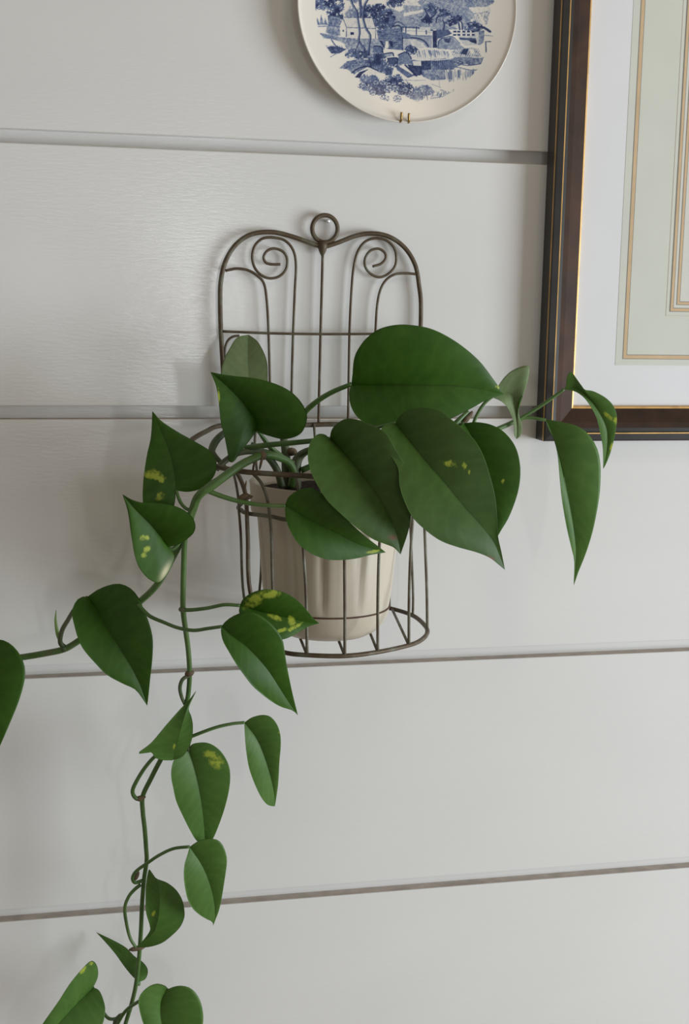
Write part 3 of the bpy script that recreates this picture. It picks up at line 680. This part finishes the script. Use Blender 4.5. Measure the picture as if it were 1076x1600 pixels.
A_ = ztf(180, 500, .2974); B_ = ztf(460, 490, .3346); C_ = ztf(0, 840, .2974); D_ = ztf(320, 860, .1859); E_ = ztf(180, 1030, .2602)
F_ = ztf(160, 1300, .2230); G_ = ztf(40, 1400, .2788); H_ = ztf(640, 540, .3346); I_ = ztf(340, 720, .3346); T_ = ztf(300, 600, .2416)
one = lambda z, x, y: z((x, y))[0]

# crown and vines
vine('stem', [(448, 762, .125), (447, 735, .126), (446, 705, .126), (443, 680, .12), (452, 662, .115), (479, 641, .125)], [.0052, .0048, .0034, .0022], stem_o)
vine('stem', [(462, 764, .135), (461, 738, .136), (463, 722, .137), (470, 711, .140), (482, 704, .15), (500, 700, .16)], [.0060, .0058, .0042, .0026], stem_o)
vine('stem', [(440, 760, .14), (434, 738, .142), (425, 722, .143), (415, 711, .146), (404, 700, .15), (392, 694, .15)], [.0040, .0036, .0026], stem_o)
vine('vine', [(455, 760, .155), (458, 738, .16), (450, 722, .166), (430, 713, .18), (411, 711, .198), (390, 719, .214), (372, 729, .218), (350, 745, .222), (330, 760, .222), (316, 769, .220), (307, 780, .214), (300, 800, .206), (290, 828, .195), (272, 866, .19), (247, 911, .165), (222, 937, .15), (190, 962, .125), (150, 985, .11), (125, 1000, .105), (101, 1014, .10), (70, 1021, .095), (34, 1027, .09), (-20, 1034, .088), (-60, 1045, .085)], [.0040, .0040, .0040, .0042, .0042, .0040, .0036, .0034, .0034, .0034, .0032])
vine('vine', [(352, 744, .218), (330, 756, .219), (312, 772, .217), (304, 788, .213), (297, 803, .208), (289, 840, .202), (287, 880, .196), (286, 920, .192), (286, 953, .187), (290, 985, .178), (294, 1015, .172), (296, 1048, .166), (295, 1075, .160), (291, 1100, .155), (278, 1140, .145), (251, 1187, .130), (236, 1216, .124), (223, 1244, .118), (223, 1268, .114), (226, 1295, .110), (228, 1322, .106), (229, 1345, .103), (225, 1374, .100), (222, 1411, .097), (220, 1456, .092), (217, 1498, .088), (212, 1540, .085), (205, 1570, .084), (196, 1600, .082), (183, 1650, .08)], [.0030, .0029, .0028, .0026, .0026, .0025, .0025, .0024])
vine('vine', [(470, 735, .14), (520, 715, .145), (580, 700, .145), (640, 690, .14), (700, 686, .135), (745, 682, .130), (780, 669, .125), (805, 658, .121), (820, 652, .119)], [.0032, .0030, .0028, .0026, .0026])
vine('side_shoot', [(700, 672, .14), (712, 661, .14), (722, 651, .138), (731, 643, .136)], [.0032, .0028, .0022])
vine('side_shoot', [(716, 678, .14), (722, 664, .139), (728, 655, .138), (734, 648, .137), (738, 643, .136)], [.0020, .0028, .0034, .0026, .0012], barkm)
vine('side_shoot', [(355, 735, .155), (344, 722, .152), (333, 710, .146), (331, 702, .142), (338, 688, .136), (350, 677, .130), (366, 670, .12)], [.0022, .0026, .0036, .0040, .0036, .003], stem_o)
vine('stem', [(458, 725, .150), (440, 715, .150), (415, 707, .150), (395, 705, .152), (372, 708, .155), (352, 720, .160), (338, 733, .165)], [.0034, .0034, .0032, .003], stem_o)
node(410, 712, .203, .0045, .0046, barkm, 1.2); node(455, 706, .128, .006, .0045, barkm); node(408, 722, .207, .008, .0014, barkm, 1.35); node(396, 729, .207, .007, .0012, barkm, 1.45)
node(380, 776, .203, .006, .003, barkm, .4); node(389, 777, .203, .004, .002, barkm, .2); node(383, 760, .213, .006, .001, barkm, 1.4)
node(100, 1013, .10, .004, .0046, stem_o, .2); node(285, 952, .188, .003, .0042, stem_o, 1.57); node(296, 1052, .166, .005, .0038, barkm, .3)
node(219, 1247, .119, .006, .003, barkm, .2); node(213, 1368, .103, .006, .0030, barkm, 1.2); node(214, 1482, .091, .009, .0030, barkm, .1); node(184, 1592, .085, .008, .0035, stem_o, .9)
vine('young_shoot', [(95, 1004, .10), (90, 990, .10), (87, 970, .10), (87.5, 953, .10)], [.0018, .0022, .0014, .0003], shootm)

# --- big leaves over the pot
leaf(one(B_, 265, 330), B_((255, 370), (262, 430), (290, 480), (335, 512), (420, 534), (520, 540), (640, 522), (735, 488), (830, 440), (900, 402)), B_((270, 290), (278, 210), (300, 160), (340, 110), (400, 70), (480, 52), (560, 55), (640, 72), (720, 110), (800, 165), (870, 230), (930, 310)), B_((400, 333), (600, 335), (800, 342)), one(B_, 978, 376), .150, .185, .30, .015,
     label='largest upper leaf, dark green, pointing right', spots=[(777, 604, 4, 4, 0)], petiole=[(470, 655, .12), (479, 641, .125), (498, 625, .135), (520, 612, .142), (549, 600, .150)], prad=(.0034, .0024))
leaf(one(B_, 790, 512), B_((772, 530), (770, 600), (790, 720), (840, 870), (900, 980)), B_((850, 507), (920, 520), (980, 555), (1030, 620), (1052, 700), (1052, 780), (1035, 860), (1000, 950), (965, 1010)), B_((830, 580), (885, 700), (925, 840), (943, 950)), one(B_, 948, 1040), .165, .185, .35, .005, petiole=[(690, 690, .14), (706, 670, .155), (724, 661, .165)], spots=[(785, 752, 3, 5, 20)])
leaf(one(B_, 165, 585), B_((140, 565), (105, 565), (75, 600), (62, 650), (70, 720), (100, 790), (150, 870), (210, 930), (290, 1000), (360, 1050), (420, 1075), (462, 1092)), B_((175, 540), (210, 505), (250, 490), (310, 500), (350, 520), (425, 555), (470, 630), (510, 700), (530, 790), (541, 880), (543, 950), (530, 1020)), B_((230, 650), (320, 760), (400, 870), (455, 970), (484, 1060)), one(B_, 495, 1125), .222, .272, .34, .014, old=True,
     label='broad hanging leaf with a small brown spot near its tip', scorch=[(614, 840, 6, 3, 10)], petiole=[(383, 700, .15), (421, 695, .165), (455, 692, .18), (486, 689, .202), (515, 686, .222)], prad=(.0030, .0024))
leaf(one(B_, 470, 512), B_((440, 515), (408, 532), (400, 570), (425, 630), (460, 680), (485, 730), (490, 800), (510, 870), (550, 950), (610, 1010), (680, 1060), (760, 1090), (850, 1115), (910, 1140), (950, 1170)), B_((500, 468), (550, 445), (610, 440), (680, 455), (740, 500), (790, 540), (840, 590), (880, 660), (910, 750), (935, 850), (945, 950), (950, 1040), (965, 1110)), B_((540, 600), (620, 700), (700, 790), (790, 900), (870, 990), (930, 1070)), one(B_, 982, 1197), .240, .290, .34, .018, fr_=.06, old=True,
     label='largest front leaf with yellow-green flecks', spots=[(700, 725, 16, 4.5, 18), (706, 721, 7, 3, 0), (726, 729, 5, 7, -35), (732, 737, 3, 4, 0)], scorch=[(768, 872, 5, 1.6, 25)], petiole=[(520, 700, .17), (560, 680, .20), (590, 668, .222), (617, 661, .240)])
leaf(one(I_, 315, 210), I_((318, 270), (340, 330), (380, 390), (440, 435), (510, 460), (580, 463), (650, 455), (710, 440)), I_((330, 170), (370, 140), (410, 128), (450, 131), (520, 180), (600, 270), (680, 345), (740, 392)), I_((420, 270), (540, 330), (660, 390)), one(I_, 785, 428), .240, .236, .34, .008,
     spots=[(582, 862, 14, 3, -12)], petiole=[(322, 766, .219), (345, 775, .222), (372, 783, .226), (400, 788, .232), (425, 790, .238), (446, 790, .240)], prad=(.0026, .0018))
# --- leaves at the left of the basket
leaf(one(A_, 690, 430), A_((600, 420), (560, 350), (555, 275), (570, 210), (600, 150), (640, 92)), A_((760, 420), (800, 360), (800, 305), (798, 230), (780, 170), (745, 110)), A_((700, 330), (695, 200)), one(A_, 700, 77), .10, .06, .25, .0, back=True, label='pale underside of a leaf turned to the wall', petiole=[(425, 705, .145), (405, 675, .12), (385, 628, .10)])
leaf(one(A_, 745, 580), A_((700, 640), (660, 690), (622, 744), (597, 742), (590, 700), (575, 620), (555, 540), (545, 450), (530, 350)), A_((752, 590), (820, 612), (880, 625), (940, 615), (980, 590), (1003, 540), (1005, 490), (975, 430), (920, 375), (840, 335), (740, 308), (640, 297), (560, 286)), A_((735, 520), (680, 445), (600, 360)), one(A_, 500, 273), .160, .165, .55, .004,
     spots=[(341, 620, 3, 14, 0)], fl_=.3, petiole=[(440, 712, .145), (425, 700, .148), (410, 682, .155), (401, 672, .160)])
leaf(one(A_, 318, 895), A_((305, 985), (245, 1010), (165, 1000), (145, 955), (148, 840), (165, 720), (185, 630), (192, 560)), A_((385, 902), (450, 885), (505, 840), (530, 790), (530, 740), (500, 690), (420, 640), (330, 590), (240, 530)), A_((310, 800), (285, 690), (240, 580)), one(A_, 195, 478), .185, .150, .5, .004, fl_=.25,
     spots=[(243, 742, 17, 9, 15), (250, 775, 10, 7, -40), (232, 741, 10, 6, 0), (252, 750, 8, 5, 30)], label='leaf with yellow-green patches left of the basket', petiole=[(316, 769, .216), (306, 788, .208), (294, 796, .200), (282, 785, .190), (275, 766, .185)])
leaf(one(A_, 270, 1195), [(272, 868), (267, 884), (258, 900), (247, 910), (233, 905), (218, 888), (210, 866), (205, 836), (200, 800)], A_((300, 1188), (340, 1175), (375, 1152), (410, 1120), (421, 1080), (400, 1030), (335, 985), (250, 965), (150, 960), (90, 945)), A_((240, 1140), (180, 1070), (110, 1000)), one(A_, 38, 916), .205, .215, .5, .003, fl_=.22,
     spots=[(230, 857, 7, 5, -30), (226, 840, 10, 5, 0), (225, 868, 6, 4, 0)], cream=[(258, 893, 4.5, 15, 28)], label='left leaf with a cream streak on its lower lobe', petiole=[(283, 842, .206), (277, 852, .206), (268, 858, .206), (260, 855, .205)])
leaf(one(C_, 460, 310), C_((420, 315), (390, 350), (378, 400), (390, 460), (410, 530), (440, 590), (500, 660), (560, 720), (640, 765), (705, 795), (740, 835)), C_((520, 270), (590, 245), (640, 245), (690, 270), (730, 320), (765, 400), (790, 470), (803, 540), (800, 640), (790, 730), (780, 830)), C_((510, 380), (570, 480), (640, 600), (700, 700), (745, 800)), one(C_, 773, 884), .118, .150, .34, .012,
     petiole=[(101, 1012, .10), (94, 1003, .102), (97, 985, .107), (106, 969, .112), (118, 950, .114), (137, 933, .118)], pmat=stem_o, prad=(.0028, .0020))
leaf((-32, 1003), [(-50, 998), (-70, 1010), (-82, 1040), (-80, 1085), (-66, 1130), (-48, 1170)], C_((-60, 536), (0, 535), (50, 555), (95, 600), (125, 660), (133, 720), (120, 790), (95, 870), (50, 980), (0, 1095), (-40, 1180)), [(-28, 1060), (-26, 1110), (-24, 1160)], (-24, 1206), .10, .125, .34, .01, petiole=[(-20, 1034, .088), (-40, 1030, .092), (-42, 1012, .098), (-32, 1003, .10)])
leaf(one(D_, 295, 462), D_((288, 520), (320, 600), (400, 690), (500, 735), (580, 748), (655, 748), (720, 725), (800, 680), (870, 640)), D_((320, 410), (370, 370), (440, 340), (530, 328), (640, 345), (720, 380), (800, 440), (870, 520), (915, 575)), D_((420, 500), (560, 535), (720, 570), (850, 600)), one(D_, 962, 613), .225, .238, .55, .004,
     spots=[(398, 938, 24, 10, -28), (420, 929, 20, 8, -8), (440, 985, 12, 4, -20), (460, 980, 16, 4, -28), (455, 970, 10, 7, 60), (430, 965, 14, 5, 20)], label='leaf with a yellow patch on its upper half, in front of the pot', petiole=[(285, 953, .188), (300, 953, .195), (325, 950, .208), (350, 945, .220), (375, 946, .225)])
leaf(one(D_, 140, 637), D_((135, 690), (155, 770), (200, 850), (260, 950), (330, 1050), (400, 1140), (480, 1210), (560, 1270), (640, 1315), (735, 1345)), D_((180, 590), (250, 545), (330, 520), (400, 520), (470, 550), (550, 610), (620, 690), (655, 760), (670, 850), (685, 950), (710, 1080), (740, 1220)), D_((230, 720), (340, 800), (440, 900), (540, 1020), (630, 1160), (705, 1280)), one(D_, 781, 1386), .235, .225, .34, .012,
     petiole=[(215, 944, .155), (233, 962, .165), (255, 972, .18), (278, 981, .198), (302, 985, .212), (325, 982, .224), (346, 979, .235)])
# --- lower trailing vine
leaf(one(E_, 345, 606), E_((290, 606), (240, 592), (218, 560), (190, 562), (140, 563), (215, 503), (300, 402), (380, 311), (440, 248)), E_((400, 586), (440, 532), (462, 470), (466, 400), (457, 345), (441, 300), (455, 255)), E_((365, 520), (395, 410), (425, 315), (450, 255)), one(E_, 486, 189), .150, .165, .12, .014, fl_=-.25, fr_=-.2, young=True,
     spots=[(272, 1166, 2.5, 6, 15)], label='leaf seen from the side with both ends pointed', petiole=[(221, 1250, .118), (211, 1246, .120), (207, 1236, .123), (213, 1221, .126), (226, 1200, .132), (242, 1182, .139), (258, 1174, .146), (270, 1187, .150)], prad=(.0024, .0018))
leaf(one(E_, 440, 548), E_((390, 560), (355, 600), (338, 655), (336, 710), (347, 770), (365, 850), (400, 930), (450, 1030), (490, 1092)), E_((460, 512), (520, 500), (570, 508), (620, 540), (660, 590), (685, 650), (690, 720), (680, 800), (655, 900), (620, 1000), (590, 1070), (565, 1105)), E_((480, 680), (515, 850), (533, 1000)), one(E_, 540, 1125), .138, .130, .30, .006, young=True,
     spots=[(338, 1190, 15, 12, 45), (330, 1180, 16, 8, 10)], label='leaf with a yellow-green patch on its upper right', petiole=[(295, 1055, .166), (285, 1062, .166), (281, 1075, .163), (284, 1090, .158), (292, 1110, .15), (296, 1145, .142), (294, 1173, .138)], pmat=stem_o)
leaf(one(E_, 775, 380), E_((778, 450), (785, 540), (800, 640), (825, 720), (860, 800), (890, 850), (918, 876)), E_((820, 350), (880, 335), (930, 345), (970, 390), (990, 450), (993, 520), (985, 620), (978, 740), (966, 830)), E_((850, 480), (900, 600), (935, 720), (955, 820)), one(E_, 957, 884), .150, .135, .45, .006, young=True,
     spots=[(435, 1145, 3, 3, 0)], petiole=[(262, 1168, .138), (280, 1159, .140), (301, 1150, .143), (336, 1137, .147), (362, 1131, .149), (382, 1129, .150)])
leaf(one(F_, 610, 105), F_((595, 160), (575, 230), (570, 310), (580, 400), (600, 480), (635, 540), (680, 580), (730, 610), (768, 628)), F_((660, 70), (720, 50), (790, 50), (835, 80), (862, 140), (872, 200), (865, 270), (850, 370), (835, 460), (815, 550), (792, 610)), F_((670, 190), (720, 280), (760, 390), (785, 500), (788, 590)), one(F_, 775, 657), .140, .118, .40, .006, young=True,
     petiole=[(222, 1376, .100), (211, 1379, .103), (207, 1372, .106), (213, 1361, .110), (231, 1348, .117), (249, 1336, .124), (271, 1326, .132), (296, 1323, .140)])
leaf(one(F_, 235, 806), F_((280, 765), (330, 695), (330, 650), (305, 560), (302, 420), (310, 330), (322, 270)), F_((290, 808), (350, 800), (420, 775), (480, 730), (540, 670), (570, 610), (575, 560), (560, 480), (520, 410), (460, 360), (400, 335), (360, 322)), F_((350, 710), (378, 650), (396, 560), (398, 440), (375, 335)), one(F_, 330, 262), .095, .112, .35, .014, fl_=-.5, fr_=-.1, young=True,
     spots=[(240, 1427, 3, 6, 15)], label='cupped leaf folded along its midrib, beside the vine', petiole=[(220, 1382, .100), (210, 1390, .101), (201, 1401, .101), (195, 1418, .100), (197, 1440, .098), (203, 1465, .096), (212, 1480, .095)])
leaf(one(G_, 635, 482), G_((600, 452), (550, 391), (500, 321), (440, 251)), G_((668, 468), (684, 435), (680, 400), (650, 365), (610, 338), (560, 288), (480, 243)), G_((620, 430), (560, 350), (480, 272)), one(G_, 394, 202), .075, .012, .25, -.004, young=True, label='narrow young leaf behind the vine, its tip near the wall', petiole=[(214, 1535, .085), (217, 1538, .08), (217, 1534, .075)])
leaf(one(G_, 378, 512), G_((400, 465), (406, 425), (396, 383), (370, 363), (330, 395), (250, 490), (180, 597), (95, 717), (30, 830)), G_((412, 530), (435, 580), (446, 640), (430, 720), (370, 810), (240, 890), (120, 930)), G_((300, 590), (180, 720), (90, 840)), one(G_, 0, 950), .10, .12, .30, .008, young=True, spots=[(143, 1505, 5, 4, 0), (130, 1515, 4, 8, 30)], petiole=[(184, 1592, .085), (168, 1590, .07), (152, 1565, .078), (145, 1543, .098)])
leaf(one(G_, 762, 548), G_((800, 518), (750, 492), (700, 502), (655, 538), (632, 582), (638, 640), (660, 717), (700, 800), (750, 870)), G_((800, 520), (860, 503), (920, 515), (965, 560), (990, 630), (993, 717), (960, 810), (900, 880)), G_((755, 650), (765, 730), (790, 830)), one(G_, 820, 940), .118, .115, .32, .004, young=True, petiole=[(180, 1606, .082), (196, 1580, .092), (218, 1564, .104), (238, 1555, .115), (253, 1552, .120)], label='heart-shaped leaf at the lower end of the vine')
# --- leaves at the right
leaf((772, 617), H_((388, 242), (420, 256), (445, 275), (467, 310), (486, 362), (488, 415)), H_((400, 210), (440, 150), (480, 115), (530, 95), (556, 95), (556, 130), (540, 200), (508, 262), (506, 290), (510, 330), (524, 370), (523, 402), (510, 430)), H_((440, 225), (480, 240), (498, 300), (500, 370)), one(H_, 498, 437), .135, .125, .5, .004, fl_=.3, back=True, label='pale twisted leaf between the big leaves and the picture frame', petiole=[(735, 680, .13), (742, 655, .131), (755, 632, .133), (772, 617, .135)])
leaf(one(H_, 722, 203), H_((738, 208), (775, 216), (815, 245), (847, 290), (872, 340), (887, 400), (900, 470), (903, 530)), H_((730, 180), (733, 148), (751, 121), (775, 150), (800, 185), (818, 206), (860, 214), (920, 248), (955, 290), (966, 340), (960, 400), (945, 470), (925, 530)), H_((775, 200), (830, 235), (880, 305), (918, 390), (920, 480)), one(H_, 903, 576), .135, .130, .5, .012, fl_=.2, young=True,
     spots=[(950, 650, 10, 4, 40), (961, 657, 4, 8, 0), (955, 698, 3, 8, 20)], label='arched leaf with yellow flecks, in front of the picture frame', petiole=[(806, 658, .121), (822, 648, .123), (840, 637, .126), (862, 622, .131), (881, 608, .135)], pmat=shootm and stemm)
leaf(one(H_, 634, 344), H_((645, 385), (670, 430), (690, 510), (700, 620), (710, 720), (730, 840), (753, 940), (768, 1010)), H_((700, 355), (780, 375), (830, 410), (870, 470), (888, 540), (890, 630), (882, 720), (860, 840), (835, 930), (810, 1000), (785, 1060)), H_((660, 400), (697, 520), (732, 680), (760, 830), (774, 950), (772, 1040)), one(H_, 765, 1121), .128, .125, .38, .014, young=True, label='long narrow leaf hanging below the picture frame corner',
     petiole=[(806, 657, .121), (820, 653, .122), (832, 653, .124), (844, 655, .127), (852, 656, .128)])
